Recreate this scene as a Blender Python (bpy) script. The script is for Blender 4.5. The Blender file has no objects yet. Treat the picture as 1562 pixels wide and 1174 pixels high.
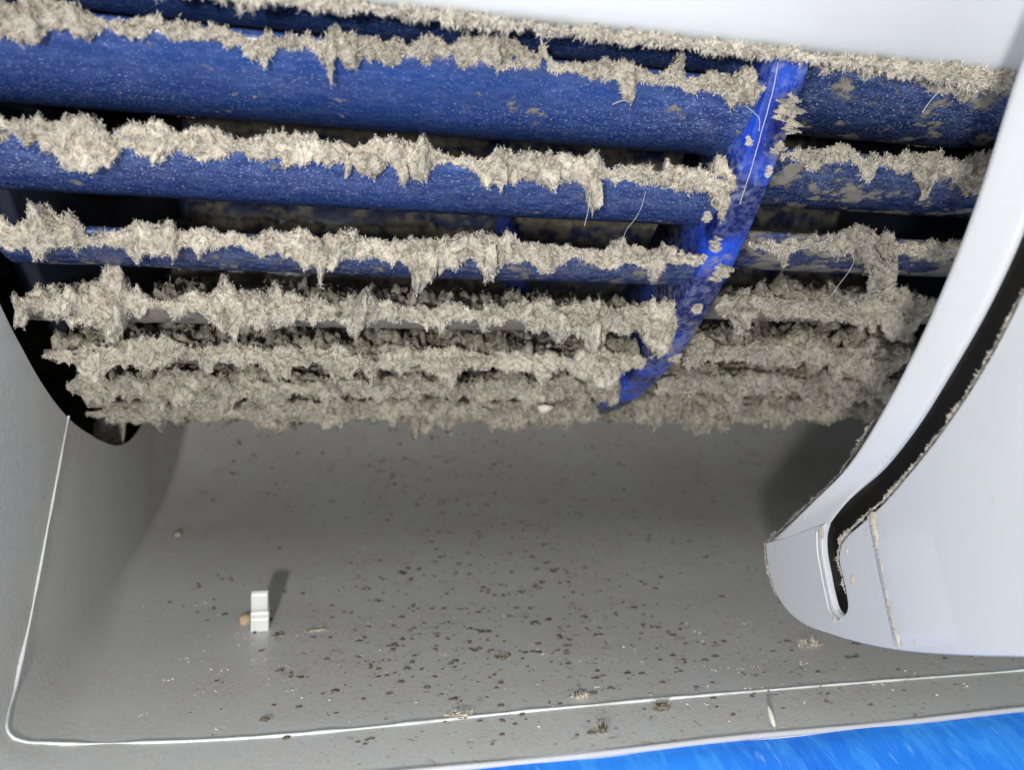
import bpy, math, random
import numpy as np
from mathutils import Matrix, Vector, Euler

# ------------------------------------------------------------------ camera, light, exposure
SC = bpy.context.scene
CM = 0.01                                   # everything below is written in centimetres
FPX, CX, CY = 1274.3, 781.0, 587.0          # lens of the photograph, in its own pixels (1562 wide)
cam_d = bpy.data.cameras.new('camera'); cam = bpy.data.objects.new('camera', cam_d)
SC.collection.objects.link(cam); SC.camera = cam
cam.location = (0, 0, 0); cam.rotation_euler = (math.radians(90), 0, 0)
cam_d.sensor_width = 36; cam_d.lens = 36 * FPX / 1562
cam_d.clip_start = 0.002; cam_d.clip_end = 5
cam_d.dof.use_dof = True; cam_d.dof.focus_distance = 0.058; cam_d.dof.aperture_fstop = 55

# wheel frame: s along the axis, q away from the camera, h up; origin on the wheel axis
C0 = np.array([0, 9.183, 4.7052])
AX = np.array([0.97258164, 0.23251678, -0.00457261])
UU = np.array([-0.23251921, 0.9725918, 0.0])
WW = np.cross(AX, UU)
FR = Matrix([[AX[i], UU[i], WW[i], C0[i] * CM] for i in range(3)] + [[0, 0, 0, 1]])

world = bpy.data.worlds.new("World"); SC.world = world; world.use_nodes = True
bg = world.node_tree.nodes['Background']
bg.inputs[0].default_value = (0.93, 0.97, 1.0, 1); bg.inputs[1].default_value = 0.72

def lamp(name, s, q, h, energy, size, col):
    ld = bpy.data.lights.new(name, 'POINT'); ld.energy = energy; ld.shadow_soft_size = size * CM; ld.color = col
    lo = bpy.data.objects.new(name, ld); SC.collection.objects.link(lo)
    lo.matrix_world = FR @ Matrix.Translation((s * CM, q * CM, h * CM)); return lo
lamp('flash', -3.50, -11.5, -5.36, 0.262, 0.20, (1.0, 0.985, 0.96))
SC.view_settings.view_transform = 'Standard'; SC.view_settings.look = 'None'
SC.view_settings.exposure = 0.28; SC.view_settings.gamma = 1.0

# ------------------------------------------------------------------ helpers
rng = np.random.default_rng(7); random.seed(7)

def ray(x, y): return np.array([(x - CX) / FPX, 1.0, -(y - CY) / FPX])
def to_local(P): P = P - C0; return np.array([P @ AX, P @ UU, P @ WW])
CAML = to_local(np.zeros(3))
def on_s(x, y, s):
    d = ray(x, y); t = (s + C0 @ AX) / (d @ AX); return to_local(d * t)
def on_r(x, y, r):                           # first hit with the cylinder of radius r about the axis
    d = ray(x, y); dl = np.array([d @ AX, d @ UU, d @ WW]); o = CAML
    A = dl[1]**2 + dl[2]**2; B = 2 * (o[1]*dl[1] + o[2]*dl[2]); Cc = o[1]**2 + o[2]**2 - r*r
    D = B*B - 4*A*Cc; t = (-B - math.sqrt(max(D, 0))) / (2*A); return o + dl * t
def proj(L):                                 # local points (N,3) -> pixels, depth
    P = C0 + L[:, :1]*AX + L[:, 1:2]*UU + L[:, 2:3]*WW
    return CX + FPX*P[:, 0]/P[:, 1], CY - FPX*P[:, 2]/P[:, 1], P[:, 1]

def _h(ix, iy, iz, seed):
    n = (ix.astype(np.int64)*374761393 + iy.astype(np.int64)*668265263 + iz.astype(np.int64)*2147483647 + seed*974711) & 0xffffffff
    n = ((n ^ (n >> 13)) * 1274126177) & 0xffffffff
    n = ((n ^ (n >> 16)) * 2246822519) & 0xffffffff
    return ((n ^ (n >> 15)) & 0xffffff) / float(0xffffff)
def vnoise(P, seed=0):
    P = np.asarray(P, float); I = np.floor(P).astype(np.int64); F = P - I; F = F*F*(3-2*F); r = 0
    for dx in (0, 1):
        for dy in (0, 1):
            for dz in (0, 1):
                wgt = (F[:, 0] if dx else 1-F[:, 0])*(F[:, 1] if dy else 1-F[:, 1])*(F[:, 2] if dz else 1-F[:, 2])
                r = r + wgt*_h(I[:, 0]+dx, I[:, 1]+dy, I[:, 2]+dz, seed)
    return r*2-1
def fbm(P, octs=4, seed=0, gain=.5):
    r = 0; a = 1; P = np.asarray(P, float)
    for o in range(octs):
        r = r + a*vnoise(P*2.03**o + 17.3*o, seed+o); a *= gain
    return r

def mesh(name, V, F, mats, smooth=True, cm=True):
    me = bpy.data.meshes.new(name)
    V = np.asarray(V, float)*(CM if cm else 1)
    if isinstance(F, np.ndarray):
        F = F.tolist()
    me.from_pydata(V.tolist(), [], F); me.update()
    for m in (mats if isinstance(mats, (list, tuple)) else [mats]): me.materials.append(m)
    if smooth: me.polygons.foreach_set('use_smooth', [True]*len(me.polygons))
    return me
def link(name, data, parent=None, mw=None):
    o = bpy.data.objects.new(name, data); SC.collection.objects.link(o)
    if parent is not None: o.parent = parent
    if mw is not None: o.matrix_local = mw
    return o
def thing(name, label, cat, data=None, org=(0, 0, 0), group=None, kind=None):
    o = link(name, data); o.matrix_world = FR @ Matrix.Translation(Vector(org)*CM)
    o['label'] = label; o['category'] = cat
    if group: o['group'] = group
    if kind: o['kind'] = kind
    return o
def bevel(o, w, seg=3, ang=30):
    m = o.modifiers.new('bevel', 'BEVEL'); m.width = w*CM; m.segments = seg; m.limit_method = 'ANGLE'; m.angle_limit = math.radians(ang)
    m.harden_normals = False

def grid_faces(nu, nv, wrap_v=False):
    i = np.arange(nu-1)[:, None]; j = np.arange(nv if wrap_v else nv-1)[None, :]; j2 = (j+1) % nv
    return np.stack([i*nv+j, (i+1)*nv+j, (i+1)*nv+j2, i*nv+j2], -1).reshape(-1, 4)

# ------------------------------------------------------------------ materials
class NT:
    def __init__(s, name):
        s.m = bpy.data.materials.new(name); s.m.use_nodes = True; s.t = s.m.node_tree
        s.b = s.t.nodes['Principled BSDF']; s.co = s.n('ShaderNodeTexCoord')
    def n(s, k, **kw):
        x = s.t.nodes.new(k)
        for a, v in kw.items(): setattr(x, a, v)
        return x
    def l(s, a, b): s.t.links.new(a, b)
    def vec(s, scale=(1, 1, 1)):
        mp = s.n('ShaderNodeMapping'); mp.inputs['Scale'].default_value = scale; s.l(s.src if getattr(s, 'src', None) else s.co.outputs['Object'], mp.inputs[0]); return mp.outputs[0]
    def noise(s, scale, det=4, rough=.55, sc=(1, 1, 1), dist=0):
        x = s.n('ShaderNodeTexNoise'); x.inputs['Scale'].default_value = scale; x.inputs['Detail'].default_value = det
        x.inputs['Roughness'].default_value = rough; x.inputs['Distortion'].default_value = dist
        s.l(s.vec(sc), x.inputs['Vector']); return x.outputs['Fac']
    def ramp(s, src, stops):
        r = s.n('ShaderNodeValToRGB'); e = r.color_ramp.elements
        for i, (p, c) in enumerate(stops):
            if i < 2: e[i].position = p; e[i].color = (*c, 1)
            else: k = e.new(p); k.color = (*c, 1)
        s.l(src, r.inputs[0]); return r.outputs[0]
    def mr(s, src, a, b, c=0., d=1.):
        x = s.n('ShaderNodeMapRange'); x.inputs[1].default_value = a; x.inputs[2].default_value = b
        x.inputs[3].default_value = c; x.inputs[4].default_value = d; s.l(src, x.inputs[0]); return x.outputs[0]
    def mix(s, f, a, b):
        x = s.n('ShaderNodeMix', data_type='RGBA')
        for v, k in ((f, 0), (a, 6), (b, 7)):
            if isinstance(v, tuple): x.inputs[k].default_value = (*v, 1)
            elif isinstance(v, (int, float)): x.inputs[k].default_value = v
            else: s.l(v, x.inputs[k])
        return x.outputs[2]
    def math(s, op, a, b=0.):
        x = s.n('ShaderNodeMath', operation=op)
        for v, k in ((a, 0), (b, 1)):
            if isinstance(v, (int, float)): x.inputs[k].default_value = v
            else: s.l(v, x.inputs[k])
        return x.outputs[0]
    def bump(s, src, dist, strength=1.):
        x = s.n('ShaderNodeBump'); x.inputs['Strength'].default_value = strength; x.inputs['Distance'].default_value = dist*CM
        s.l(src, x.inputs['Height']); s.l(x.outputs[0], s.b.inputs['Normal'])
    def set(s, **kw):
        for k, v in kw.items():
            k = k.replace('_', ' ').title() if k not in ('ior',) else 'IOR'
            if k == 'Ior': k = 'IOR'
            i = s.b.inputs[{'Specular': 'Specular IOR Level', 'Coat': 'Coat Weight', 'Sheen': 'Sheen Weight', 'Sss': 'Subsurface Weight'}.get(k, k)]
            if isinstance(v, tuple): i.default_value = (*v, 1)
            elif isinstance(v, (int, float)): i.default_value = v
            else: s.l(v, i)
        return s.m

def mat_lint(name, tone=1.0, warm=1.0):
    t = NT(name)
    big = t.noise(380, 4, .62); fine = t.noise(2600, 3, .7); mid = t.noise(900, 4, .65, (1, 1, 1), 1.5)
    f = t.math('ADD', t.math('MULTIPLY', big, .5), t.math('MULTIPLY', mid, .5))
    c = t.ramp(f, [(.36, (.13*tone, .105*tone, .075*tone/warm)), (.62, (.76*tone, .69*tone, .555*tone/warm)), (.50, (.46*tone, .40*tone, .31*tone/warm))])  # mottled tones; the extremes also imitate shaded crevices and cream highlights
    c = t.mix(t.mr(t.noise(90, 4, .62), .44, .64, 0, .6), c, (.24*tone, .205*tone, .155*tone))
    c = t.mix(t.mr(fine, .40, .72, 0, .55), c, (.78*tone, .73*tone, .64*tone))
    c = t.mix(t.mr(fine, .46, .32, 0, .65), c, (.13*tone, .13*tone, .10*tone))
    t.bump(t.math('ADD', mid, t.math('MULTIPLY', fine, .6)), .05, 1.)
    return t.set(base_color=c, roughness=1.0, specular=.05, sheen=.15)
M_LINT = mat_lint('pale_lint', 1.02)
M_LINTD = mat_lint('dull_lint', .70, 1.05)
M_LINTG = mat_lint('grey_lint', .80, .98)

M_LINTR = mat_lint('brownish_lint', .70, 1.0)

def mat_fibre(name, col):
    t = NT(name); n = t.noise(500, 2)
    return t.set(base_color=t.mix(n, tuple(c*.75 for c in col), tuple(min(1, c*1.2) for c in col)), roughness=.8, specular=.15)
M_FIB = mat_fibre('pale_fibre', (.74, .68, .58))
M_FIBD = mat_fibre('dull_fibre', (.36, .32, .26))
M_HAIR = mat_fibre('white_fibre', (.80, .78, .74))

def mat_blue():
    t = NT('blue_blade_plastic')
    oi = t.n('ShaderNodeObjectInfo'); va = t.n('ShaderNodeVectorMath', operation='ADD'); cb = t.n('ShaderNodeCombineXYZ')
    t.l(t.math('MULTIPLY', oi.outputs['Random'], 1.7), cb.inputs[0]); t.l(t.co.outputs['Object'], va.inputs[0]); t.l(cb.outputs[0], va.inputs[1]); t.src = va.outputs[0]
    at = t.n('ShaderNodeAttribute', attribute_type='OBJECT', attribute_name='dust_shade'); dust_shade = at.outputs['Fac']
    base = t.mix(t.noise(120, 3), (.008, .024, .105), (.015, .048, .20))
    base = t.mix(t.mr(dust_shade, .12, .42, 0, .8), base, (.006, .012, .042))  # darker navy with dust; right of the ring it stands in for shade
    # fine powder: short streaks lying along the blade
    st = t.noise(2300, 3, .65, (.35, 1, 1)); film = t.noise(75, 4, .6, (.35, 1, 1))
    film_f = t.math('MULTIPLY', t.mr(st, .42, .74, .06, .50), t.mr(film, .30, .70, .25, 1.15))
    sx = t.n('ShaderNodeSeparateXYZ'); t.l(t.co.outputs['Object'], sx.inputs[0])
    film_f = t.math('MULTIPLY', film_f, t.mr(sx.outputs['Y'], .0, .0052, 1.25, .45))
    c = t.mix(film_f, base, (.17, .24, .50))
    spark = t.noise(9500, 2, .5, (.75, 1, 1))
    c = t.mix(t.math('MULTIPLY', t.mr(spark, .60, .72, 0, .8), t.mr(film, .36, .62, .25, 1.)), c, (.62, .68, .82))
    # stuck patches of dust with ragged outlines
    pn = t.noise(520, 7, .70, (.85, 1, 1)); thr = t.math('SUBTRACT', .665, t.math('MULTIPLY', dust_shade, .30))
    patch = t.mr(t.math('SUBTRACT', pn, thr), 0., .05, 0, 1.)
    pc = t.mix(t.noise(1400, 3, .7), (.07, .06, .045), (.36, .32, .25))
    c = t.mix(t.math('MULTIPLY', patch, .92), c, pc)
    rough = t.math('ADD', t.mr(st, .4, .7, .22, .40), t.math('MULTIPLY', patch, .5))
    t.bump(t.math('ADD', t.math('MULTIPLY', st, .18), t.math('MULTIPLY', patch, .9)), .008, .7)
    return t.set(base_color=c, roughness=rough, specular=.5)
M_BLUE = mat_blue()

def mat_disc():
    t = NT('translucent_blue_plastic')
    base = t.mix(t.mr(t.noise(230, 1, .4), .47, .66, 0, 1), (.004, .009, .10), (.014, .075, .62))  # bright blobs painted in, imitating light coming through the plastic
    st = t.noise(1900, 3, .65, (1, 1, 1))
    c = t.mix(t.math('MULTIPLY', t.mr(st, .46, .76, .05, .8), t.mr(t.noise(140, 4, .6), .38, .6, .1, 1)), base, (.34, .38, .52))
    pn = t.noise(210, 6, .7); patch = t.mr(pn, .555, .66, 0, .8)
    c = t.mix(patch, c, t.mix(t.noise(1500, 3, .7), (.16, .14, .13), (.46, .42, .36)))
    t.bump(t.math('ADD', t.math('MULTIPLY', st, .2), patch), .004, .6)
    t.b.inputs['Subsurface Radius'].default_value = (.03*CM*5, .08*CM*5, .3*CM*5)
    t.b.inputs['Subsurface Scale'].default_value = 1.0
    return t.set(base_color=c, roughness=t.mr(st, .4, .7, .22, .5), specular=.5, sss=.35)
M_DISC = mat_disc()

def mat_casing(name, k=1.0):
    t = NT(name)
    base = t.mix(t.noise(45, 4, .6), (.68*k, .69*k, .68*k), (.75*k, .755*k, .74*k))
    dn = t.noise(70, 6, .65); fine = t.noise(2600, 3, .7); mid = t.noise(420, 5, .7)
    film = t.math('MULTIPLY', t.mr(dn, .38, .66, .1, .9), t.mr(fine, .38, .62, .0, 1.))
    c = t.mix(film, base, (.56*k, .525*k, .45*k))
    sx = t.n('ShaderNodeSeparateXYZ'); t.l(t.co.outputs['Object'], sx.inputs[0])
    onfl = t.math('MULTIPLY', t.mr(sx.outputs['X'], -.030, -.012, 0, 1), t.mr(t.noise(60, 3, .6), .36, .56, .25, 1))
    sp = t.noise(950, 3, .6, (1, .9, .9), .5); sp2 = t.noise(1300, 2, .5)
    c = t.mix(t.math('MULTIPLY', onfl, t.mr(sp, .625, .71, 0, .75)), c, (.21*k, .185*k, .135*k))
    c = t.mix(t.math('MULTIPLY', onfl, t.mr(sp2, .64, .72, 0, .6)), c, (.20*k, .18*k, .14*k))
    c = t.mix(t.mr(mid, .63, .74, 0, .45), c, (.38*k, .35*k, .29*k))
    c = t.mix(t.mr(fine, .66, .74, 0, .7), c, (.92, .89, .82))
    c = t.mix(t.mr(t.noise(1700, 4, .7), .36, .28, 0, .5), c, (.30, .28, .23))
    t.bump(t.math('ADD', t.math('MULTIPLY', fine, .5), mid), .006, .6)
    return t.set(base_color=c, roughness=t.math('ADD', .36, t.math('MULTIPLY', film, .35)), specular=.45)
M_CASE = mat_casing('grey_casing_plastic')
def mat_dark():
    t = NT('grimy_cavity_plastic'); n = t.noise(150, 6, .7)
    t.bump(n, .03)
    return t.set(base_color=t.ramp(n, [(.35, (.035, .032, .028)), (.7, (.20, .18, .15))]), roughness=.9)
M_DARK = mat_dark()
def mat_white(name, dirt=.5, tint=(.462, .470, .483)):
    t = NT(name); n = t.noise(55, 4, .6); m = t.noise(330, 6, .72); fine = t.noise(2400, 2, .6)
    c = t.mix(n, tuple(x*.955 for x in tint), tint)
    c = t.mix(t.mr(t.noise(95, 5, .7), .52, .75, 0, .22), c, (.36, .34, .30))
    c = t.mix(t.mr(m, .69-.05*dirt, .80-.05*dirt, 0, .6), c, (.36, .31, .24))
    c = t.mix(t.mr(fine, .73, .79, 0, .35), c, (.38, .36, .33))
    t.bump(t.math('ADD', fine, t.math('MULTIPLY', n, 2.)), .002, .5)
    return t.set(base_color=c, roughness=t.mr(m, .3, .7, .24, .42), specular=.5)
M_WHITE = mat_white('glossy_white_plastic', .5)
M_WTOP = mat_white('white_panel_plastic', .3, (.50, .515, .535))
def mat_line():
    t = NT('scuffed_white_ridge'); n = t.noise(260, 4, .65)
    return t.set(base_color=t.ramp(n, [(.30, (.46, .46, .43)), (.55, (.74, .75, .76))]), roughness=.4)
M_LINE = mat_line()
M_WTAB = mat_white('bright_white_plastic', .7, (.70, .70, .69))
def mat_tape():
    t = NT('blue_tape'); st = t.noise(800, 5, .7, (1, .22, .22), .5); b = t.noise(60, 3, .6); f2 = t.noise(1500, 3, .7, (1, .2, .2))
    c = t.ramp(b, [(.35, (.012, .15, .72)), (.65, (.022, .26, .90))])
    c = t.mix(t.mr(st, .48, .75, 0, .65), c, (.08, .42, .92)); c = t.mix(t.mr(f2, .62, .75, 0, .4), c, (.35, .62, .92))
    t.bump(t.math('ADD', st, f2), .008, .8)
    return t.set(base_color=c, roughness=.7, specular=.3)
M_TAPE = mat_tape()
def mat_plain(name, a, b, rough=.8, sc=900):
    t = NT(name); n = t.noise(sc, 3, .65); t.bump(n, .01, .6); return t.set(base_color=t.mix(n, a, b), roughness=rough)
M_NAVY = mat_plain('dark_navy_plastic', (.010, .013, .03), (.03, .035, .055), .6)
M_SHADE = mat_plain('shade_black', (.006, .005, .004), (.028, .024, .018), .9, 260)  # near-black colour in place of the shade behind the plate's gap
M_SPECK = mat_plain('dark_dirt', (.05, .042, .03), (.20, .17, .12))
M_CRUMB = mat_plain('tan_crumb', (.42, .27, .15), (.66, .50, .34))
M_FLAKE = mat_plain('pale_flake', (.60, .56, .48), (.80, .77, .70))
M_STAIN = mat_plain('brown_grime', (.34, .29, .22), (.56, .51, .43))

# ------------------------------------------------------------------ lint geometry
class Buf:
    def __init__(s): s.V = []; s.F3 = []; s.F4 = []; s.M3 = []; s.M4 = []; s.n = 0
    def add(s, V, F, mi=0):
        F = np.asarray(F); V = np.asarray(V)
        (s.F4 if F.shape[1] == 4 else s.F3).append(F + s.n); (s.M4 if F.shape[1] == 4 else s.M3).append(np.full(len(F), mi))
        s.V.append(V); s.n += len(V)
    def data(s, name, mats):
        V = np.concatenate(s.V); F = []; M = []
        for f, m in zip(s.F4, s.M4): F += f.tolist(); M.append(m)
        for f, m in zip(s.F3, s.M3): F += f.tolist(); M.append(m)
        me = mesh(name, V, F, mats); me.polygons.foreach_set('material_index', np.concatenate(M).astype(int).tolist()); return me

def fibres(buf, P, D, L, W, r, mi=1, curl=.6):
    """thin bent ribbons rooted at P, leaving along D"""
    n = len(P); D = D/np.linalg.norm(D, axis=1, keepdims=True)
    side = np.cross(D, r.normal(size=(n, 3))); side /= np.linalg.norm(side, axis=1, keepdims=True)
    bend = np.cross(D, side)*(r.normal(size=(n, 1))*curl)
    L = L[:, None]; W = W[:, None]
    m = P + D*L*.5 + bend*L*.18; e = P + D*L*.9 + bend*L*.75
    b = P - D*L*.12
    V = np.stack([b-side*W, b+side*W, m-side*W*.85, m+side*W*.85, e-side*W*.35, e+side*W*.35], 1).reshape(-1, 3)
    k = np.arange(n)[:, None]*6
    buf.add(V, np.concatenate([k+np.array([[0, 1, 3, 2]]), k+np.array([[2, 3, 5, 4]])]), mi)

def lint_tube(buf, Cn, up, out, tu, td, b, seed, r, nv=30, amp=1., nf=4000, flen=.07, mi=0, fi=1, fw=.0022, off=.35):
    """felted ridge: centre line Cn, reaching tu above / td below it and b outwards"""
    nu = len(Cn); th = np.linspace(0, 2*math.pi, nv, endpoint=False)[None, :]
    mid = ((tu-td)/2)[:, None]; a = ((tu+td)/2)[:, None]; bb = b[:, None]
    ends = np.minimum(np.arange(nu), np.arange(nu)[::-1])[:, None]; taper = np.sqrt(np.clip(ends/5., 0.02, 1))
    ct, st = np.cos(th), np.sin(th)
    O = bb*ct*taper + bb*off; U = mid + a*st*taper
    P = Cn[:, None, :] + O[..., None]*out[:, None, :] + U[..., None]*up[:, None, :]
    N = (ct*a)[..., None]*out[:, None, :] + (st*bb)[..., None]*up[:, None, :]
    N /= np.linalg.norm(N, axis=2, keepdims=True)+1e-9
    P = P.reshape(-1, 3); N = N.reshape(-1, 3)
    loc = np.repeat(np.minimum(a, .16)[:, 0], nv)
    n1 = fbm(P*11, 3, seed); n2 = fbm(P*34, 3, seed+50, .6)
    n3 = 1-np.abs(vnoise(P*75, seed+90))*2; n4 = vnoise(P*5.5, seed+70)
    d = amp*(loc*.66*n1 + .024*n2 + .009*vnoise(P*120, seed+90) + loc*.25*n4)
    lat = np.stack([fbm(P*22+9, 2, seed+31), fbm(P*22+31, 2, seed+33), fbm(P*22+57, 2, seed+35)], 1)
    P2 = P + N*d[:, None] + lat*.014*amp
    buf.add(P2, grid_faces(nu, nv, True), mi)
    if nf:
        idx = r.integers(0, len(P2), nf); base = P2[idx]
        D = N[idx] + r.normal(size=(nf, 3))*.55
        # fibres clump: their length follows a noise so tufts stand out
        Lf = flen*(.35+1.3*np.clip(fbm(base*14, 2, seed+11)*.5+.5, 0, 1)**2)*r.uniform(.4, 1.3, nf)
        fibres(buf, base, D, Lf, np.full(nf, fw)*r.uniform(.7, 1.4, nf), r, fi)
    return P2, N

# ------------------------------------------------------------------ the blower wheel
R, PH, DL = 5.0, 0.1962, 0.1309
S_L, S_D0, S_D1, S_R, SH = -4.02, 0.67, 0.93, 7.0, 0.0465
wheel = thing('blower_wheel', 'blue drum shaped blower wheel of long curved blades caked in pale lint', 'fan')

def blade_mesh(s0, s1, name):
    # cross section in the plane across the axis, for a blade hanging at angle 0 (outer edge at h = -R)
    def pol(r, d): return np.array([r*math.sin(d), -r*math.cos(d)])     # angle measured away from the camera
    O, I = pol(R, 0), pol(4.42, .152); Q = (O+I)/2; t = I-O; nrm = np.array([t[1], -t[0]])
    ctl = Q + nrm*.30
    if np.hypot(*ctl) < np.hypot(*Q): ctl = Q - nrm*.30
    ts = np.linspace(0, 1, 13); c = np.outer((1-ts)**2, O)+np.outer(2*ts*(1-ts), ctl)+np.outer(ts**2, I)
    tan = np.gradient(c, axis=0); tan /= np.linalg.norm(tan, axis=1, keepdims=True); n = np.stack([tan[:, 1], -tan[:, 0]], 1)
    th = (.020+.022*np.sin(np.pi*ts**.8))[:, None]
    ring = np.concatenate([c+n*th, (c-n*th)[::-1]]); nv = len(ring)
    ss = np.linspace(s0, s1, 40); V = np.zeros((len(ss), nv, 3)); V[:, :, 0] = ss[:, None]; V[:, :, 1:] = ring[None]
    wob = .006*np.sin(ss*1.7+1)[:, None]; V[:, :, 2] += wob
    F = grid_faces(len(ss), nv, True).tolist() + [list(range(nv))[::-1], [(len(ss)-1)*nv+k for k in range(nv)]]
    return mesh(name, V.reshape(-1, 3), F, M_BLUE)
BM = (blade_mesh(S_L, S_D0+.01, 'blade_left_section'), blade_mesh(S_D1-.01, S_R, 'blade_right_section'))

# how far the lint on each row reaches: pixel column, top, bottom in the photograph
ROWS = {
 (0, 1): [(0,-6,62),(30,0,62),(60,2,76),(100,6,58),(130,14,66),(165,28,52),(200,20,74),(235,16,56),(260,32,66),(300,32,70),(340,30,76),(370,45,84),(392,50,100),(402,50,116),(414,50,100),(425,52,84),(470,48,80),(490,52,96),(503,55,128),(512,50,100),(541,52,116),(555,50,92),(600,50,114),(622,74,88),(650,46,108),(668,52,95),(690,65,98),(705,60,118),(730,62,108),(760,48,114),(775,50,118),(800,60,120),(818,76,116),(826,56,100),(838,92,114),(880,94,118),(920,88,128),(940,98,126),(952,100,150),(960,102,160),(968,104,134),(1000,114,128),(1026,98,140),(1034,84,142),(1042,112,146),(1080,108,150),(1104,106,152),(1112,106,172),(1122,107,154),(1145,108,160),(1158,122,150)],
 (0, 2): [(0,168,236),(20,172,215),(40,178,242),(60,163,232),(100,190,250),(140,166,266),(170,198,262),(190,188,232),(205,180,230),(240,193,258),(270,200,228),(300,188,260),(330,198,250),(370,205,245),(425,205,250),(434,205,270),(444,205,252),(470,203,250),(500,215,262),(520,208,254),(528,212,280),(540,220,255),(570,204,275),(590,202,262),(600,206,280),(610,208,298),(622,208,272),(640,210,286),(655,226,265),(680,230,260),(720,240,264),(742,235,294),(760,226,292),(780,232,274),(800,232,275),(828,232,286),(842,232,296),(870,240,278),(893,240,284),(900,240,324),(907,242,288),(930,254,280),(960,244,286),(1000,260,284),(1020,248,290),(1040,252,298),(1060,254,288),(1080,254,300),(1090,246,322),(1097,244,332),(1108,250,300),(1122,262,290)],
 (0, 3): [(-40,318,380),(0,325,385),(25,332,390),(50,312,392),(60,314,412),(70,314,392),(90,316,390),(120,324,396),(138,350,386),(180,350,380),(205,334,396),(240,344,392),(262,335,396),(268,335,412),(276,338,394),(300,344,392),(330,350,385),(360,344,385),(380,355,390),(420,347,395),(455,344,404),(480,348,412),(490,350,434),(502,352,412),(530,353,400),(560,365,396),(600,362,404),(625,364,408),(635,366,436),(655,368,442),(666,368,408),(705,350,404),(732,360,408),(740,360,438),(750,358,436),(757,356,408),(785,352,400),(800,370,400),(826,362,422),(845,364,420),(870,372,400),(900,374,408),(920,375,420),(940,358,420),(965,370,408),(988,374,416),(1000,372,446),(1010,370,412),(1050,382,412),(1092,392,414)],
 (0, 4): [(25,420,470),(34,421,505),(48,424,500),(60,425,488),(100,440,492),(130,428,500),(160,428,502),(185,430,508),(200,440,474),(240,450,470),(260,455,485),(300,445,480),(340,444,492),(380,450,478),(420,446,484),(480,460,490),(520,455,492),(552,444,504),(575,456,488),(640,466,490),(700,465,488),(728,468,492),(736,468,510),(745,466,494),(780,454,497),(830,458,497),(880,465,498),(897,466,518),(904,468,520),(912,468,502),(960,465,504),(986,464,520),(1000,462,538),(1012,463,520),(1045,465,505),(1056,475,495)],
 (0, 5): [(68,535,546),(100,530,552),(130,525,574),(150,523,582),(180,524,560),(200,520,555),(260,518,552),(300,530,552),(318,508,588),(336,514,560),(380,518,556),(430,528,562),(480,530,555),(520,530,560),(552,535,572),(565,535,594),(580,530,565),(640,530,560),(680,533,578),(710,535,562),(800,540,562),(870,540,566),(915,534,578),(960,540,562),(1008,540,560)],
 (0, 6): [(104,575,606),(150,570,614),(200,575,608),(300,570,610),(400,578,604),(500,578,608),(700,580,605),(900,578,610),(940,570,622),(975,572,612)],
 (0, 7): [(138,622,640),(250,608,638),(380,612,634),(500,610,634),(700,612,636),(770,614,650),(830,612,642),(900,618,640),(960,612,632)],
 (1, 1): [(1215,84,118),(1300,82,116),(1400,92,134),(1460,98,152),(1530,105,154)],
 (1, 2): [(1195,228,246),(1224,226,252),(1240,224,264),(1258,225,246),(1296,220,252),(1308,232,262),(1322,236,286),(1334,232,252),(1380,230,272),(1396,232,292),(1408,232,322),(1420,234,285),(1440,240,275),(1465,244,304),(1500,235,300),(1560,240,296)],
 (1, 3): [(1143,364,385),(1180,364,392),(1188,364,414),(1198,362,390),(1220,360,386),(1270,349,390),(1310,352,392),(1321,358,440),(1328,362,456),(1340,366,426),(1356,370,412),(1370,372,394),(1400,370,400),(1450,364,396),(1560,366,396)],
 (1, 4): [(1108,455,480),(1124,452,502),(1130,450,518),(1140,450,488),(1160,450,475),(1185,443,490),(1230,455,490),(1280,448,485),(1340,444,505),(1380,455,490),(1430,460,478),(1540,458,482)],
 (1, 5): [(1068,530,546),(1150,523,551),(1200,525,548),(1300,530,562),(1322,538,606),(1345,534,566),(1390,528,552),(1540,528,552)],
 (1, 6): [(1040,575,600),(1150,568,598),(1250,573,602),(1300,578,603),(1370,582,602),(1500,580,604)],
 (1, 7): [(1000,603,642),(1050,603,646),(1110,600,652),(1150,604,652),(1180,608,658),(1212,610,636),(1250,606,642),(1350,602,634),(1500,606,634)],
}

def rot(phi): return Matrix.Rotation(-phi, 4, 'X')
def edge(phi, ss, r=R): return np.stack([ss, np.full_like(ss, -r*math.sin(phi)), np.full_like(ss, -r*math.cos(phi))], 1)
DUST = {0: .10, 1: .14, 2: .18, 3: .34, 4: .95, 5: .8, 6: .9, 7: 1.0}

# a shared, coarser coat for blades the camera only sees through the gaps
def generic_lint(s0, s1, seed):
    b = Buf(); r = np.random.default_rng(seed); ss = np.linspace(s0, s1, 170); n = len(ss)
    for phi, rr, a0 in ((0, R+.01, .10), (-.152, 4.42, .09)):
        Cn = edge(phi, ss, rr); up = np.tile([0, 1., 0], (n, 1)); out = np.tile([0, 0, -1.], (n, 1))
        v = a0*(.6+.6*np.abs(fbm(np.stack([ss*2.2, ss*0, ss*0+seed], 1), 3, seed)))
        lint_tube(b, Cn, up, out, v, v, v*.6, seed, r, nv=12, nf=500, flen=.08)
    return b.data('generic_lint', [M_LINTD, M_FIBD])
GEN = (generic_lint(S_L+.02, S_D0-.02, 301), generic_lint(S_D1+.02, S_R-.5, 401))

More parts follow.
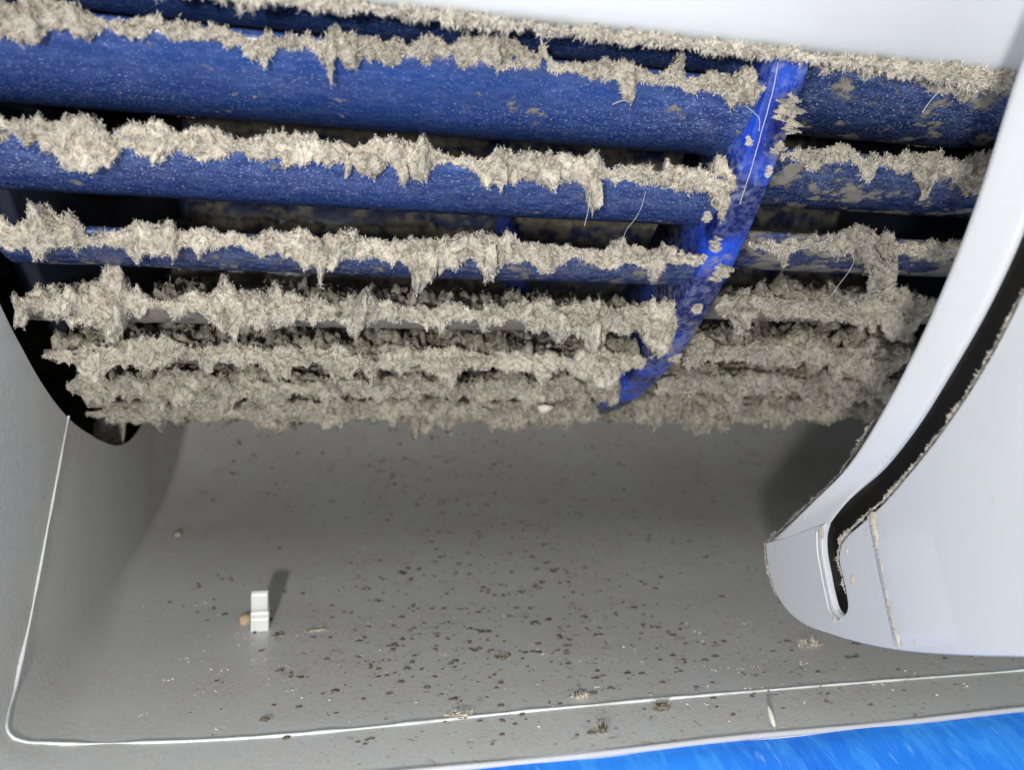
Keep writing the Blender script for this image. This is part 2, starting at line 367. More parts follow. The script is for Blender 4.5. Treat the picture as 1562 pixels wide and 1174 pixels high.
def front_lint(sec, k, phi):
    s0, s1 = ((S_L, S_D0) if sec == 0 else (S_D1, 4.2)); seed = 1000+sec*100+k*7
    r = np.random.default_rng(seed); n = int((s1-s0)/.0105); ss = np.linspace(s0+.005, s1-.01, n)
    Cn = edge(phi, ss, R); px, py, dep = proj(Cn); b = Buf()
    if (sec, k) in ROWS:
        T = np.array(ROWS[(sec, k)], float)
        yt = np.interp(px, T[:, 0], T[:, 1]); yb = np.interp(px, T[:, 0], T[:, 2])
        sc = dep/FPX
        # columns outside the photograph keep a plausible thickness
        tu = (py-yt)*sc; td = (yb-py)*sc
    else:
        w = .11+.06*fbm(np.stack([ss*2, ss*0, ss*0+k], 1), 3, seed); tu = w; td = w
    if k in (4, 5): td = td+.025; tu = tu+.01
    if k >= 6: tu = tu+.02; td = td+.015
    half = (tu+td)/2; shrink = np.clip(half-.028, .012, None)/np.maximum(half, .012)
    mid = (tu-td)/2; mid = np.clip(mid, -.28, .28); h2 = half*shrink
    tu, td = mid+h2, h2-mid
    up = np.tile([0, .12, .99], (n, 1)); out = np.tile([0, -.99, .12], (n, 1))
    hol = np.clip(fbm(np.stack([ss*5.5, ss*0+k*3, ss*0], 1), 3, seed+4), -1, 1); h2 = h2*(1+(.28 if k < 4 else .42)*hol); tu, td = mid+h2, h2-mid
    if k >= 4: td = td+.16*np.clip(fbm(np.stack([ss*4.2, ss*0+k*9, ss*0], 1), 3, seed+14)-.30, 0, 1)*(1 if k < 7 else .4)
    bb = np.clip(h2*(.62+.3*fbm(np.stack([ss*7, ss*0+k, ss*0], 1), 2, seed+6)), .025, .12)
    nf = 26000 if sec == 0 else 14000
    lint_tube(b, Cn, up, out, tu, td, bb, seed, r, nv=34 if k < 6 else 22, nf=nf, flen=.021, fw=.0012)
    # thin broken crust on the trailing (inner) edge
    ss2 = np.linspace(s0+.02, s1-.02, 260); Ci = edge(phi-.152, ss2, 4.40)
    v = np.clip(fbm(np.stack([ss2*3.1, ss2*0+k, ss2*0], 1), 4, seed+5)*.034-.006, .0015, .03)
    o2 = np.tile([0, -.8, -.6], (260, 1)); u2 = np.tile([0, -.6, .8], (260, 1))
    lint_tube(b, Ci, u2, o2, v*.7, v, v*.6, seed+3, r, nv=10, amp=.25, nf=500, flen=.018, fw=.0012)
    if k >= 4:                                   # fluff felted onto the upper face of the low blades
        for q in range(3):
            f = (.25, .5, .8)[q]; rr = R+(4.42-R)*f; ph2 = phi-.152*f
            Cm = edge(ph2, ss2, rr); v = np.clip(.05+fbm(np.stack([ss2*2.6, ss2*0+k+q*3, ss2*0], 1), 4, seed+8+q)*.075, .003, .14)
            lint_tube(b, Cm, np.tile([0, .98, .2], (260, 1)), np.tile([0, -.2, .98], (260, 1)), v*2.1, v*2.1, v*.7, seed+20+q, r, nv=14, nf=2600, flen=.026, mi=2, fi=3, fw=.0014)
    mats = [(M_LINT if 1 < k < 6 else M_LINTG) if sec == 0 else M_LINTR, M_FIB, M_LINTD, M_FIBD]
    return b.data('lint', mats)

for sec in (0, 1):
    for i in range(48):
        k = i-6                                  # row number as counted down the photograph; 7 is the lowest in front
        phi = PH+(7-k)*DL+(SH if sec else 0)
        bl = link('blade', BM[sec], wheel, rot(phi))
        bl['dust_shade'] = DUST.get(k, .55)*(1.0 if sec == 0 else 1.15)+(.24 if sec and k < 4 else 0)  # right-section increase darkens the blade colour in place of shade
        inv = rot(phi).inverted()
        if 0 <= k <= 8: link('lint', front_lint(sec, k, phi), bl, inv)
        elif k > 8 or k < -1: link('lint', GEN[sec], bl)

def ring_mesh(name, s0, s1, r0, r1, mat, n=192, bev=.025, rad_noise=0):
    prof = [(s0, r0), (s0, r1-bev), (s0+bev*.3, r1-bev*.3), (s0+bev, r1), (s1-bev, r1), (s1-bev*.3, r1-bev*.3), (s1, r1-bev), (s1, r0)]
    V = []
    for i in range(n):
        a = 2*math.pi*i/n
        for s, r in prof:
            rr = r + rad_noise*math.sin(a*24+s*3)*(1 if r > (r0+r1)/2 else 0)
            V.append((s, rr*math.sin(a), rr*math.cos(a)))
    m = len(prof); F = []
    for i in range(n):
        for j in range(m): F.append([i*m+j, i*m+(j+1) % m, ((i+1) % n)*m+(j+1) % m, ((i+1) % n)*m+j])
    return mesh(name, V, F, mat)
disc = link('divider_ring', ring_mesh('divider_ring', S_D0, S_D1, 4.18, 5.035, M_DISC), wheel)
link('end_plate', ring_mesh('end_plate', S_L-.16, S_L, .4, 4.55, M_NAVY), wheel)
link('end_plate', ring_mesh('end_plate', S_R, S_R+.16, .4, 4.55, M_NAVY), wheel)

# dust stuck to the divider ring: flakes and a fluffy clump on its right edge
def ring_lint():
    b = Buf(); r = np.random.default_rng(88)
    for (x, y, rad, n) in ((1200, 165, .07, 30), (1207, 190, .05, 22), (1188, 225, .035, 18), (1172, 262, .03, 14), (1090, 372, .045, 20), (1078, 330, .03, 14), (1098, 415, .06, 26), (1062, 470, .04, 18), (1030, 545, .045, 18), (1070, 395, .03, 12), (1142, 215, .02, 10), (1010, 590, .04, 16)):
        p = on_r(x, y, 5.04); phi = math.atan2(-p[1], -p[2]); er = np.array([0, -math.sin(phi), -math.cos(phi)]); et = np.array([0, -math.cos(phi), math.sin(phi)])
        n = n*3; t = np.linspace(-1, 1, n); Cn = p+t[:, None]*rad*1.5*et[None]*(.9)+np.array([1, 0, 0])*(fbm(np.stack([t*3, t*0, t*0+x], 1), 2, 5)*rad*.6)[:, None]
        w = rad*np.sqrt(np.clip(1-t*t, .02, 1))*(.75+.6*fbm(np.stack([t*4, t*0, t*0+x], 1), 3, 8))
        lint_tube(b, Cn, np.tile([1., 0, 0], (n, 1)), np.tile(er, (n, 1)), w, w, w*.5, x, r, nv=26, amp=.14, nf=700, flen=.016, fw=.0010)
    return b.data('lint_flakes', [M_LINTG, M_FIB])
link('lint_flakes', ring_lint(), disc)

# ------------------------------------------------------------------ the grey casing with its curved outlet
S_W = -4.05
FP = [(6.9,-1.5),(6.55,-3.2),(5.95,-4.45),(5.15,-5.32),(4.4,-5.82),(3.55,-6.17),(2.6,-6.42),(1.6,-6.60),(.6,-6.76),(-.45,-6.90),(-1.5,-6.97),(-2.5,-7.0),(-3.25,-7.0),(-3.95,-7.0)]
def smooth_poly(P, n):
    P = np.array(P, float); t = np.r_[0, np.cumsum(np.linalg.norm(np.diff(P, axis=0), axis=1))]; tt = np.linspace(0, t[-1], n)
    out = []
    for d in range(P.shape[1]):
        m = np.gradient(P[:, d], t); k = np.clip(np.searchsorted(t, tt)-1, 0, len(t)-2); h = t[k+1]-t[k]; x = (tt-t[k])/h
        out.append((2*x**3-3*x**2+1)*P[k, d]+(x**3-2*x**2+x)*h*m[k]+(-2*x**3+3*x**2)*P[k+1, d]+(x**3-x**2)*h*m[k+1])
    return np.stack(out, 1)
PROF = smooth_poly(FP, 120)
def floor_hit(x, y):
    d = ray(x, y); dl = np.array([d @ AX, d @ UU, d @ WW]); o = CAML
    for i in range(len(PROF)-1, 0, -1):
        a, b = PROF[i], PROF[i-1]; M = np.array([[dl[1], -(b-a)[0]], [dl[2], -(b-a)[1]]])
        t, k = np.linalg.solve(M, a-o[1:])
        if -1e-6 <= k <= 1+1e-6 and t > 0:
            tn = (b-a)/np.linalg.norm(b-a); nn = np.array([tn[1], -tn[0]]);
            if nn[1] < 0: nn = -nn
            return o+dl*t, np.array([0, nn[0], nn[1]]), np.array([0, tn[0], tn[1]])
    return None
casing = thing('appliance_casing', 'grey moulded casing with curved air outlet trough under the blue wheel', 'casing')
def hole_r(q): return float(np.interp(q, [-3, -1.5, -.8, -.2, .35, .9, 1.5, 3], [5.15, 5.2, 5.22, 5.28, 5.36, 5.41, 5.42, 5.42]))
def casing_shell():
    V = []; nj = 0
    for (q, h) in PROF:
        r = math.hypot(q, h); er = np.array([0, -q/r, -h/r])          # towards the axis
        f = .10+.42*max(0., min(1., (.5-q)/4.))                        # fillet grows towards the front
        base = np.array([0, q, h]); H = r-hole_r(q*5.3/r); row = []
        f = min(f, H*.7)
        for a in np.linspace(0, 1, 26): row.append(base+er*(H-(H-f)*a)+np.array([S_W, 0, 0]))
        for a in np.linspace(0, math.pi/2, 12)[1:]: row.append(base+er*f*(1-math.sin(a))+np.array([S_W+f*(1-math.cos(a)), 0, 0]))
        for s in np.linspace(S_W+f, 8.5, 60)[1:]: row.append(base+np.array([s, 0, 0]))
        nj = len(row); V += row
    return mesh('outlet_trough', V, grid_faces(len(PROF), nj)[:, ::-1], M_CASE)
SHELL = casing_shell(); link('outlet_trough', SHELL, casing)
def front_fascia():
    # the wall goes on towards the camera past the outlet, opening outwards a little
    V = []; qs = np.linspace(math.atan2(3.95, 7.0), 1.45, 40); rs = np.linspace(0, 1, 40)
    for i, al in enumerate(qs):
        ro = 8.04 if i == 0 else 12.
        r1 = 8.04+ (12-8.04)*min(1, i/3.)
        for k in rs:
            r = 5.163+(r1-5.163)*k; q, h = -r*math.sin(al), -r*math.cos(al)
            V.append((S_W-.06*max(0, al-.515)**1.2*(1+k*2), q, h))
    return mesh('front_fascia', V, grid_faces(40, 40), M_CASE)
link('front_fascia', front_fascia(), casing)
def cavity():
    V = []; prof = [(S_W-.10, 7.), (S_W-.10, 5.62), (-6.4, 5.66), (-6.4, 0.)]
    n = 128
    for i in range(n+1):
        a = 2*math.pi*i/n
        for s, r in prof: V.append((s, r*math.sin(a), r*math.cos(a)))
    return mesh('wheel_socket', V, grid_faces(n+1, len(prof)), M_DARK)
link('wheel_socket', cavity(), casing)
def lit_patch():  # added pale dusty piece imitating a lit patch inside the socket
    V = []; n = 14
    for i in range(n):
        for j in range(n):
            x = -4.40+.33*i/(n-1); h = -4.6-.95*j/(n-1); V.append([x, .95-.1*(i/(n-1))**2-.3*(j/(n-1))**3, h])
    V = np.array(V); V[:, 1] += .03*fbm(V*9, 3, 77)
    return mesh('dusty_lit_patch', V, grid_faces(n, n), M_LINT)
link('dusty_lit_patch', lit_patch(), casing)
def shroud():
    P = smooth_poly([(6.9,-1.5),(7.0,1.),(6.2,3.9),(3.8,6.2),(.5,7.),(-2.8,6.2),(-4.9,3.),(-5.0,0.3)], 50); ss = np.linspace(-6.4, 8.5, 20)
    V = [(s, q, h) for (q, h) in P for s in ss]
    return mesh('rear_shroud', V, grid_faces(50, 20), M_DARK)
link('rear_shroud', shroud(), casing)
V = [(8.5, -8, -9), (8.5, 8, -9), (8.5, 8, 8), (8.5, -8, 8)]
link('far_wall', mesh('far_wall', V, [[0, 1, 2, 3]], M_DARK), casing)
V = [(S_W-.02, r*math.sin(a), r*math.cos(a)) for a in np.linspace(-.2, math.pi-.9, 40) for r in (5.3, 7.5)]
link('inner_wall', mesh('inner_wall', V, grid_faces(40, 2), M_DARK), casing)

def tube(P, rad, mat, name, n=8, flat=1.0, nrm=None):
    P = np.array(P, float); T = np.gradient(P, axis=0); T /= np.linalg.norm(T, axis=1, keepdims=True)
    ref = np.array([.3, .2, .9]) if nrm is None else nrm
    A = np.cross(T, ref); A /= np.linalg.norm(A, axis=1, keepdims=True); B = np.cross(A, T)
    rad = np.broadcast_to(rad, (len(P),)); V = []
    for i in range(len(P)):
        for k in range(n):
            t = 2*math.pi*k/n; V.append(P[i]+rad[i]*(math.cos(t)*A[i]+flat*math.sin(t)*B[i]))
    F = grid_faces(len(P), n, True).tolist()+[list(range(n))[::-1], [(len(P)-1)*n+k for k in range(n)]]
    return mesh(name, V, F, mat)
# raised white moulding line: down the side wall, round the corner, along the floor
from mathutils.bvhtree import BVHTree
_v = SHELL.vertices; BV = BVHTree.FromPolygons([tuple(x.co/CM) for x in _v], [tuple(p.vertices) for p in SHELL.polygons])
def shell_hit(x, y):
    d = ray(x, y); dl = Vector((d @ AX, d @ UU, d @ WW)).normalized()
    p, n, _, _ = BV.ray_cast(Vector(CAML), dl); return None if p is None else np.array(p)
def mould_line():
    px = [(104, 637), (92, 700), (75, 790), (58, 880), (40, 970), (24, 1045), (12, 1096), (11, 1112), (18, 1124), (34, 1130), (70, 1133), (140, 1134), (240, 1132), (400, 1124), (600, 1106), (781, 1087), (1000, 1067), (1250, 1046), (1562, 1022)]
    P = [shell_hit(x, y) for x, y in px]; P = [p for p in P if p is not None]; P = [P[0]+(P[0]-P[1])*.78]+P; P += [np.array([P[-1][0]+k, P[-1][1]+.0*k, -7.0]) for k in (1.5, 3, 4.4)]
    P = smooth_poly(np.array(P), 320)
    wv = .0125+.004*fbm(P*6, 2, 3)
    return tube(P, wv, M_LINE, 'moulding_ridge', 8)
link('moulding_ridge', mould_line(), casing)
ss = np.linspace(S_W+.4, 8.4, 140)
P = np.stack([ss, -3.975+.006*np.sin(ss*2.), -7.008+.004*np.sin(ss*3)], 1)
link('front_edge', tube(P, .021, M_WHITE, 'front_edge', 10), casing)

# white hooked tab standing on the trough
def tab():
    p, n, t = floor_hit(396, 962); ex = np.array([1., 0, 0]); tb = -t if t[1] < 0 else t       # tb: away from camera along the floor
    b = Buf(); w = .074
    # side profile (distance back, height): foot, waist, hooked head
    pr = [(0, -.02), (.0, .11), (.03, .15), (.03, .175), (-.012, .195), (-.022, .23), (-.022, .345), (0, .37), (.09, .37), (.11, .345), (.11, .20), (.09, .16), (.085, .11), (.10, -.02)]
    V = []
    for sgn in (-1, 1):
        for d, h in pr: V.append(p+tb*d+n*h+ex*sgn*(w*(1 if h > .16 else 1.08)))
    m = len(pr); F = [list(range(m)), [m+k for k in range(m)][::-1]]+[[k, k+m, (k+1) % m+m, (k+1) % m] for k in range(m)]
    V = np.array(V); return V, F
V, F = tab(); o = link('hooked_tab', mesh('hooked_tab', V, F, M_WTAB, smooth=False), casing); bevel(o, .02, 4)

# ------------------------------------------------------------------ white panel over the wheel
top = thing('upper_panel', 'smooth white panel above the wheel with a dusty lower edge', 'panel')
def top_panel():
    P = smooth_poly([(-4.2,-2.15),(-4.45,-2.62),(-4.56,-2.76),(-4.66,-2.77),(-4.76,-2.68),(-4.95,-2.40),(-5.3,-1.8),(-5.9,-.6),(-6.2,.6)], 70)
    s = np.linspace(-6, 8.3, 120); V = [(x, q, h) for (q, h) in P for x in s]
    return mesh('panel_shell', V, grid_faces(70, 120), M_WTOP)
link('panel_shell', top_panel(), top)
def top_fringe():
    b = Buf(); r = np.random.default_rng(5); n = 900; s = np.linspace(-2.9, 2.4, n)
    w = .040+.030*fbm(np.stack([s*4, s*0, s*0], 1), 4, 9)+.02*np.clip((s-.2)/1.5, 0, 1); w = np.clip(w*np.interp(s, [-2, .6, 1.4], [.34, .38, .68]), .004, .10)
    Cn = np.stack([s, np.full(n, -4.62), np.full(n, -2.80)], 1)
    up = np.tile([0, -.2, .98], (n, 1)); out = np.tile([0, -.98, -.2], (n, 1))
    lint_tube(b, Cn, up, out, w*.75, w*1.35, np.full(n, .04), 61, r, nv=20, nf=15000, flen=.035, fw=.0014)
    return b.data('lint_fringe', [M_LINTG, M_FIB])
link('lint_fringe', top_fringe(), top)

# ------------------------------------------------------------------ white side plate with slot and curved lip
side = thing('side_plate', 'glossy white plate with curved rim and narrow dirty slot, right of the wheel', 'panel')
S_P = 1.2
LL = [(1600,-40),(1566,40),(1540,110),(1520,178),(1495,262),(1465,350),(1425,450),(1380,550),(1333,640),(1280,722),(1225,775),(1168,828)]
LR = [(1740,-40),(1680,40),(1625,110),(1590,190),(1560,275),(1522,375),(1478,470),(1425,565),(1380,640),(1322,718),(1290,755),(1260,800)]
def lip():
    A = smooth_poly([on_s(x, y, S_P)[1:] for x, y in LL], 110); B = smooth_poly([on_s(x, y, S_P)[1:] for x, y in LR], 110)
    V = []; pr = [(.04, .26), (-.01, .20), (0., .13), (.03, .075), (.09, .025), (.17, -.005), (.26, .0), (.5, .03), (.80, .065), (.93, .08), (.985, .09), (1., .105), (.97, .13)]
    for i, (a, b) in enumerate(zip(A, B)):
        g = min(1., (109-i)/22.); g = g*g*(3-2*g)
        for f, d in pr:
            d = d*(.25+.75*g); x = a+(b-a)*f; V.append((S_P+d, x[0], x[1]))
    m = len(pr); F = grid_faces(110, m).tolist()
    return mesh('curved_rim', V, F, M_WHITE), A, B
me, LA, LB = lip(); link('curved_rim', me, side)
OUT = [(1166,828),(1168,850),(1174,880),(1184,908),(1200,932),(1222,950),(1262,966),(1310,980),(1375,992),(1450,998),(1562,1001),(1760,1000),(1900,900),(1900,200),(1700,190),(1620,330),(1562,440),(1522,520),(1480,592),(1430,665),(1385,722),(1343,770),(1310,800),(1290,818),(1281,832),(1278,850),(1284,880),(1289,905),(1291,928),(1285,938),(1274,932),(1265,905),(1259,875),(1253,840),(1253,815),(1258,797)]
def plate():
    P = smooth_poly([on_s(x, y, S_P)[1:] for x, y in OUT], 330); m = len(P)
    V = [(S_P+.006, q, h) for q, h in P]+[(S_P+.055, q, h) for q, h in P]
    F = [list(range(m))[::-1], [m+k for k in range(m)]]+[[k, (k+1) % m, (k+1) % m+m, k+m] for k in range(m)]
    return mesh('plate_body', V, F, M_WHITE, smooth=False)
o = link('plate_body', plate(), side); bevel(o, .018, 3, 40)
# raised rib beside the slot, and the grime lying in the groove beside the step
P = smooth_poly([on_s(x, y, S_P-.008) for x, y in ((1246,808),(1247,840),(1253,875),(1259,905),(1267,934),(1281,945))], 30)
link('slot_rib', tube(P, .008, M_WHITE, 'slot_rib', 10), side)
P = smooth_poly([on_s(x, y, S_P+.002) for x, y in ((1332,790),(1342,840),(1352,890),(1362,940),(1372,988))], 60)
def step_strip():
    V = []; n = 60
    Q = smooth_poly([on_s(x, y, S_P)[1:] for x, y in ((1326,786),(1337,840),(1347,890),(1358,940),(1369,990))], n)
    for i in range(n):
        t = Q[min(i+1, n-1)]-Q[max(i-1, 0)]; t /= np.linalg.norm(t); nn = np.array([t[1], -t[0]]);
        if nn[0] > 0: nn = -nn
        tp = min(1., i/12., (n-1-i)/6.)
        for d, up in ((-.03, .006), (-.01, -.004), (.015, -.014), (.05, -.017), (.16, -.013), (.5, .006)):
            x = Q[i]+nn*d; V.append((S_P+.0062+(up-.006)*tp, x[0], x[1]))
    return mesh('moulded_step', V, grid_faces(n, 6), M_WHITE)
link('moulded_step', step_strip(), side)
def seam_grime():
    b = Buf(); r = np.random.default_rng(12); n = 200
    Q = smooth_poly([on_s(x, y, S_P-.01) for x, y in ((1330,788),(1341,840),(1351,890),(1361,940),(1373,988))], n)
    w = np.clip(.016+.018*fbm(Q*8, 3, 4), .004, .05)
    tt = np.gradient(Q, axis=0); tt /= np.linalg.norm(tt, axis=1, keepdims=True); out = np.tile([-1., 0, 0], (n, 1)); up = np.cross(tt, out)
    lint_tube(b, Q, up, out, w, w, w*.0+.006, 71, r, nv=10, amp=.12, nf=250, flen=.02)
    return b.data('seam_grime', [M_STAIN, M_STAIN])
link('seam_grime', seam_grime(), side)
def edge_lint(pts, s, wmax, seed, nf, bias=0., n=500, flen=.018, mats=None, thr=.0, r0=.0):
    b = Buf(); r = np.random.default_rng(seed); Q = smooth_poly([on_s(x, y, s) for x, y in pts], n)
    w = np.clip((fbm(Q*7, 4, seed)+bias)*wmax, .004, wmax*1.6)*np.clip(np.minimum(np.arange(n), np.arange(n)[::-1])/40., .1, 1)
    tt = np.gradient(Q, axis=0); tt /= np.linalg.norm(tt, axis=1, keepdims=True); out = np.tile([-1., 0, 0], (n, 1)); up = np.cross(tt, out)
    P2, N = lint_tube(b, Q, up, out, w, w, w*.8, seed, r, nv=12, amp=.32, nf=nf, flen=flen, fw=.0012)
    return b.data('edge_lint', mats or [M_LINTG, M_FIB])
link('edge_lint', edge_lint(LL[8:], S_P+.19, .018, 21, 1200, -.1), side)
link('edge_lint', edge_lint([(1166,828),(1168,850),(1174,880),(1184,908)], S_P+.16, .02, 25, 250, .0, n=120), side)
link('edge_lint', edge_lint(LR[3:]+[(1256,815)], S_P+.15, .024, 22, 1800, .1), side)
link('edge_lint', edge_lint([(1562,440),(1522,520),(1480,592),(1430,665),(1385,722),(1342,768),(1305,800),(1290,818),(1281,832),(1278,850),(1284,880),(1289,905)], S_P+.08, .026, 23, 1500, .0), side)
def gap_shade():  # added dark sheet that makes the gap read as shaded
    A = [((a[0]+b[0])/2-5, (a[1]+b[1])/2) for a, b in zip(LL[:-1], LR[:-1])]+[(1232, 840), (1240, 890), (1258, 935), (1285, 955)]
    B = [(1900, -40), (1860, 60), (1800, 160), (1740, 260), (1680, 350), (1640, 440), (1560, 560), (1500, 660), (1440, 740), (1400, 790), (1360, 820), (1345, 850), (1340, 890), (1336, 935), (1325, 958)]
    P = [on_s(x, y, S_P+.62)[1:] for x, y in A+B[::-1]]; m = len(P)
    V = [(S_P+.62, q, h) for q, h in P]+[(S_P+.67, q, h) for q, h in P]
    return mesh('gap_shade_sheet', V, [list(range(m))[::-1], [m+k for k in range(m)]]+[[k, (k+1) % m, (k+1) % m+m, k+m] for k in range(m)], M_SHADE, smooth=False)
link('gap_shade_sheet', gap_shade(), side)
def smear(x, y, rx, name='grime_spot', mat=None):
    c = on_s(x, y, S_P+.004); V = [c+np.array([-.012, 0, 0])]; n = 14
    for k in range(n):
        a = 2*math.pi*k/n; rr = rx*(.7+.5*random.random()); V.append(c+np.array([0, math.cos(a)*rr, math.sin(a)*rr*1.3]))
    return mesh(name, V, [[0, 1+k, 1+(k+1) % n] for k in range(n)], mat or M_STAIN)
for x, y, r_ in ((1292, 840, .018), (1300, 884, .028), (1333, 795, .05), (1396, 976, .028), (1272, 945, .018), (1228, 790, .012), (1252, 812, .035)):
    link('grime_spot', smear(x, y, r_), side)

# ------------------------------------------------------------------ blue tape below the front edge
def tape():
    s = np.linspace(-4.0, 8.4, 160); P = smooth_poly([(-3.985,-7.022),(-4.02,-7.025),(-4.3,-7.13),(-4.8,-7.45),(-5.6,-7.95)], 24); V = []
    for i, (q, h) in enumerate(P):
        for x in s:
            V.append((x, q+.01*math.sin(x*3+i*.2), h+.008*math.sin(x*5.1+i*.4)))
    return mesh('blue_tape', V, grid_faces(24, 160), M_TAPE)
tp = thing('blue_tape', 'bright blue fibrous tape along the lower right front edge of the casing', 'tape', tape())

# ------------------------------------------------------------------ dirt on the trough
def lump(p, n, t, size, r, flat=.5, stretch=1.):
    """small irregular solid sitting on a surface: 12 vertices, 20 faces"""
    ex = np.cross(t, n); g = (1+5**.5)/2
    B = np.array([(-1,g,0),(1,g,0),(-1,-g,0),(1,-g,0),(0,-1,g),(0,1,g),(0,-1,-g),(0,1,-g),(g,0,-1),(g,0,1),(-g,0,-1),(-g,0,1)])/1.9
    B = B*r.uniform(.55, 1.35, (12, 1)); a = r.uniform(0, 6.28); c, s_ = math.cos(a), math.sin(a)
    X = (B[:, 0]*c-B[:, 1]*s_)*stretch; Y = B[:, 0]*s_+B[:, 1]*c
    return p+size*(X[:, None]*ex+Y[:, None]*t+(B[:, 2]*flat+flat*.5)[:, None]*n)
ICO = np.array([(0,11,5),(0,5,1),(0,1,7),(0,7,10),(0,10,11),(1,5,9),(5,11,4),(11,10,2),(10,7,6),(7,1,8),(3,9,4),(3,4,2),(3,2,6),(3,6,8),(3,8,9),(4,9,5),(2,4,11),(6,2,10),(8,6,7),(9,8,1)])
def specks(mat, count, seed, lo, hi, flat, name, centres):
    b = Buf(); r = np.random.default_rng(seed); made = 0
    while made < count:
        cx, cy, sx, sy, w = centres[r.choice(len(centres), p=[c[4] for c in centres])]
        x, y = r.normal(cx, sx), r.normal(cy, sy)
        if not (180 < x < 1600 and 640 < y < 1165): continue
        hits = floor_hit(x, y)
        if hits is None: continue
        p, n, t = hits
        if p[0] < S_W+.2 or p[0] > 8: continue
        cl = 1 if r.random() < .7 else r.integers(2, 7)                 # some lie in little heaps
        for _ in range(cl):
            d = r.normal(size=2)*(.028 if cl > 1 else 0); sz = lo+(hi-lo)*r.random()**3
            b.add(lump(p+np.array([d[0]*1.3, 0, 0])+t*d[1], n, t, sz, r, flat, r.uniform(.9, 1.5)), ICO); made += 1
    return b.data(name, [mat])
CEN = [(720, 850, 150, 90, .24), (640, 960, 130, 60, .16), (860, 940, 150, 70, .16), (690, 715, 230, 45, .22), (1000, 800, 150, 90, .08), (330, 930, 55, 30, .03), (700, 1060, 280, 40, .07), (1250, 1010, 160, 40, .04)]
thing('dirt_specks', 'dark brown dirt specks scattered over the grey trough', 'dirt', specks(M_SPECK, 2600, 31, .004, .027, .4, 'dirt_specks', CEN), kind='stuff')
CEN2 = [(620, 960, 170, 60, .3), (1000, 1000, 220, 60, .3), (1250, 1050, 180, 40, .2), (350, 1020, 120, 50, .2)]
thing('pale_grit', 'tiny pale grit and lint crumbs dusted over the front of the trough', 'grit', specks(M_FLAKE, 420, 37, .004, .011, .5, 'pale_grit', CEN2), kind='stuff')

def clump(name, label, x, y, size, mats, seed, cat='lint', group=None, stretch=1.6, nf=120, flat=.4, flen=None):
    hit = floor_hit(x, y); p, n, t = hit; r = np.random.default_rng(seed); b = Buf(); m = 26
    u = np.linspace(-1, 1, m); Cn = u[:, None]*size*stretch*np.array([1, 0, 0])[None]+t[None]*(fbm(np.stack([u*2, u*0, u*0+seed], 1), 2, seed)*size*.5)[:, None]+n[None]*size*flat*.5
    w = size*np.sqrt(np.clip(1-u*u, .03, 1))
    lint_tube(b, Cn, np.tile(t, (m, 1)), np.tile(n, (m, 1)), w, w, w*flat, seed, r, nv=14, amp=min(1, size*9), nf=nf, flen=flen or size*1.2, off=0)
    me = b.data(name, mats)
    return thing(name, label, cat, me, tuple(p), group)
MD = [M_SPECK, M_FIBD]; ML = [M_LINTD, M_FIB]
clump('tan_crumb', 'small tan crumb lying against the left of the white hooked tab', 374, 948, .055, [M_CRUMB, M_CRUMB], 41, 'crumb', stretch=1.1, nf=20, flat=.9)
clump('dirt_clump', 'single brown dirt spot high on the left of the trough, near the dark side wall', 271, 815, .05, [M_STAIN, M_SPECK], 42, 'dirt', stretch=1., nf=50, flat=.3)
clump('dirt_clump', 'flat brown smear of dirt right of the white hooked tab', 482, 961, .03, [M_STAIN, M_FIBD], 43, 'dirt', stretch=4., nf=120, flat=.25)
clump('dirt_clump', 'fluffy dark clump below the nose of the white side plate', 1232, 985, .05, ML, 44, 'dirt', stretch=1.9, nf=200, flat=.4)
clump('lint_tuft', 'straw coloured tuft just above the white moulding line, near the middle', 885, 1063, .035, [M_LINT, M_FIB], 45, 'lint', stretch=2., nf=160, flat=.5)
clump('lint_tuft', 'long straw coloured tuft lying along the white moulding line', 700, 1092, .030, [M_LINT, M_FIB], 46, 'lint', stretch=3.2, nf=220, flat=.5)
clump('dirt_clump', 'round dark clump between the moulding line and the blue tape', 918, 1112, .045, MD, 47, 'dirt', stretch=1.1, nf=120, flat=.6)
clump('dirt_clump', 'dark clump touching the underside of the moulding line, right of the tufts', 1010, 1081, .045, MD, 48, 'dirt', stretch=1.4, nf=120, flat=.6)
clump('dirt_clump', 'dark heap of specks in the middle of the trough floor', 765, 1003, .035, MD, 49, 'dirt', stretch=1.7, nf=100, flat=.5)
clump('dirt_clump', 'faint dark patch high up the trough, right of centre', 1215, 1000-130, .03, MD, 50, 'dirt', stretch=1.4, nf=40, flat=.3)
clump('dirt_clump', 'small dark crumb near the front edge, below the white hooked tab', 405, 1098, .030, MD, 51, 'dirt', stretch=1.3, nf=40, flat=.5)

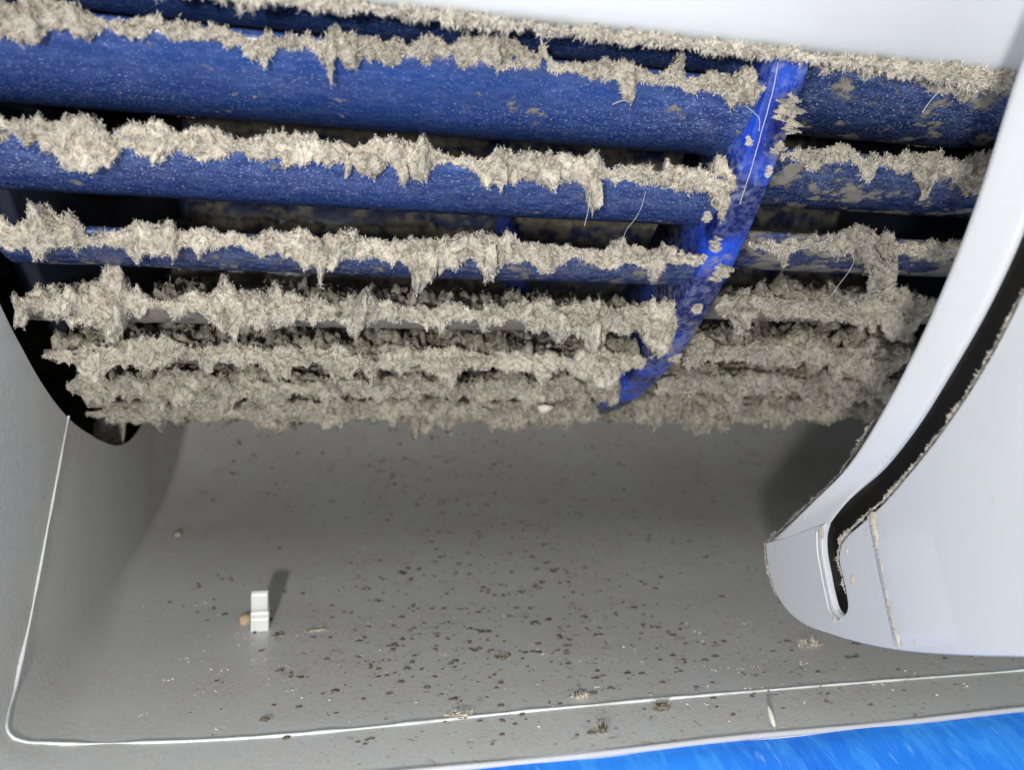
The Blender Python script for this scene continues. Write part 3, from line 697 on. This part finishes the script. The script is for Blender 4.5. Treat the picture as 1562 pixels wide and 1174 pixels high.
# white speck-like splinter at the front edge, and the pale flake in the lowest lint row
def sliver(name, label, P, rad, mat, cat):
    P = smooth_poly(P, 14); t = np.linspace(-1, 1, 14); return thing(name, label, cat, tube(P-P[0], rad*np.sqrt(np.clip(1-t*t*.9, .05, 1)), mat, name, 7), tuple(P[0]))
p, n, t = floor_hit(1182, 1112); q2, _, _ = floor_hit(1172, 1098)
sliver('white_splinter', 'short white splinter standing at the front edge above the blue tape', [p+n*.01, (p+q2)/2+n*.05, q2+n*.09], .018, M_FLAKE, 'splinter')
p = on_r(830, 622, 5.08)
r_ = np.random.default_rng(3); V = lump(np.zeros(3), np.array([0, -.6, -.8]), np.array([0, -.8, .6]), .075, r_, .5, 1.3)
thing('pale_flake', 'pale chip caught in the lowest lint row, right of the middle', 'flake', mesh('pale_flake', V, ICO, M_FLAKE), tuple(p))

# ------------------------------------------------------------------ loose hairs
def hair(label, pts, rads, thick=.0028, seed=0, group='loose fine hairs caught in the lint'):
    P = np.array([on_r(x, y, rr) for (x, y), rr in zip(pts, rads)]); P = smooth_poly(P, 40)
    P = P+np.stack([fbm(P*9+k*7, 2, seed+k) for k in range(3)], 1)*.004
    thing('hair_strand', label, 'hair', tube(P-P[0], thick, M_HAIR, 'hair_strand', 5), tuple(P[0]), group)
hair('long white hair stretched down the upper part of the blue ring', [(1187, 96), (1176, 150), (1160, 205), (1148, 250), (1128, 312)], [5.08]*5, .0020, 1)
hair('short white hair forking from the long one at the blue ring', [(1136, 160), (1150, 172), (1158, 182), (1157, 200)], [5.12]*4, .0015, 2)
hair('fine hair hanging under the second lint row, left of the blue ring', [(985, 292), (978, 315), (970, 332), (955, 352), (950, 366)], [5.14]*5, .0010, 3)
hair('fine hair hanging under the narrow tuft of the second lint row', [(900, 300), (897, 322), (893, 338), (892, 345)], [5.16]*4, .0014, 4)
hair('fine upright hair above the topmost lint row', [(826, 68), (825, 58), (827, 44)], [5.14]*3, .0024, 5)
hair('pale hair lying on the dark blade right of the blue ring, near the top', [(1408, 172), (1418, 156), (1426, 146), (1440, 134)], [5.14]*4, .0018, 6)
hair('long fine hair crossing the third lint row right of the blue ring', [(1268, 452), (1282, 432), (1296, 412), (1302, 400), (1298, 385)], [5.16]*5, .0012, 7)
hair('short hair sticking out left of a tuft in the topmost lint row', [(934, 160), (944, 156), (954, 153)], [5.16]*3, .0016, 8)
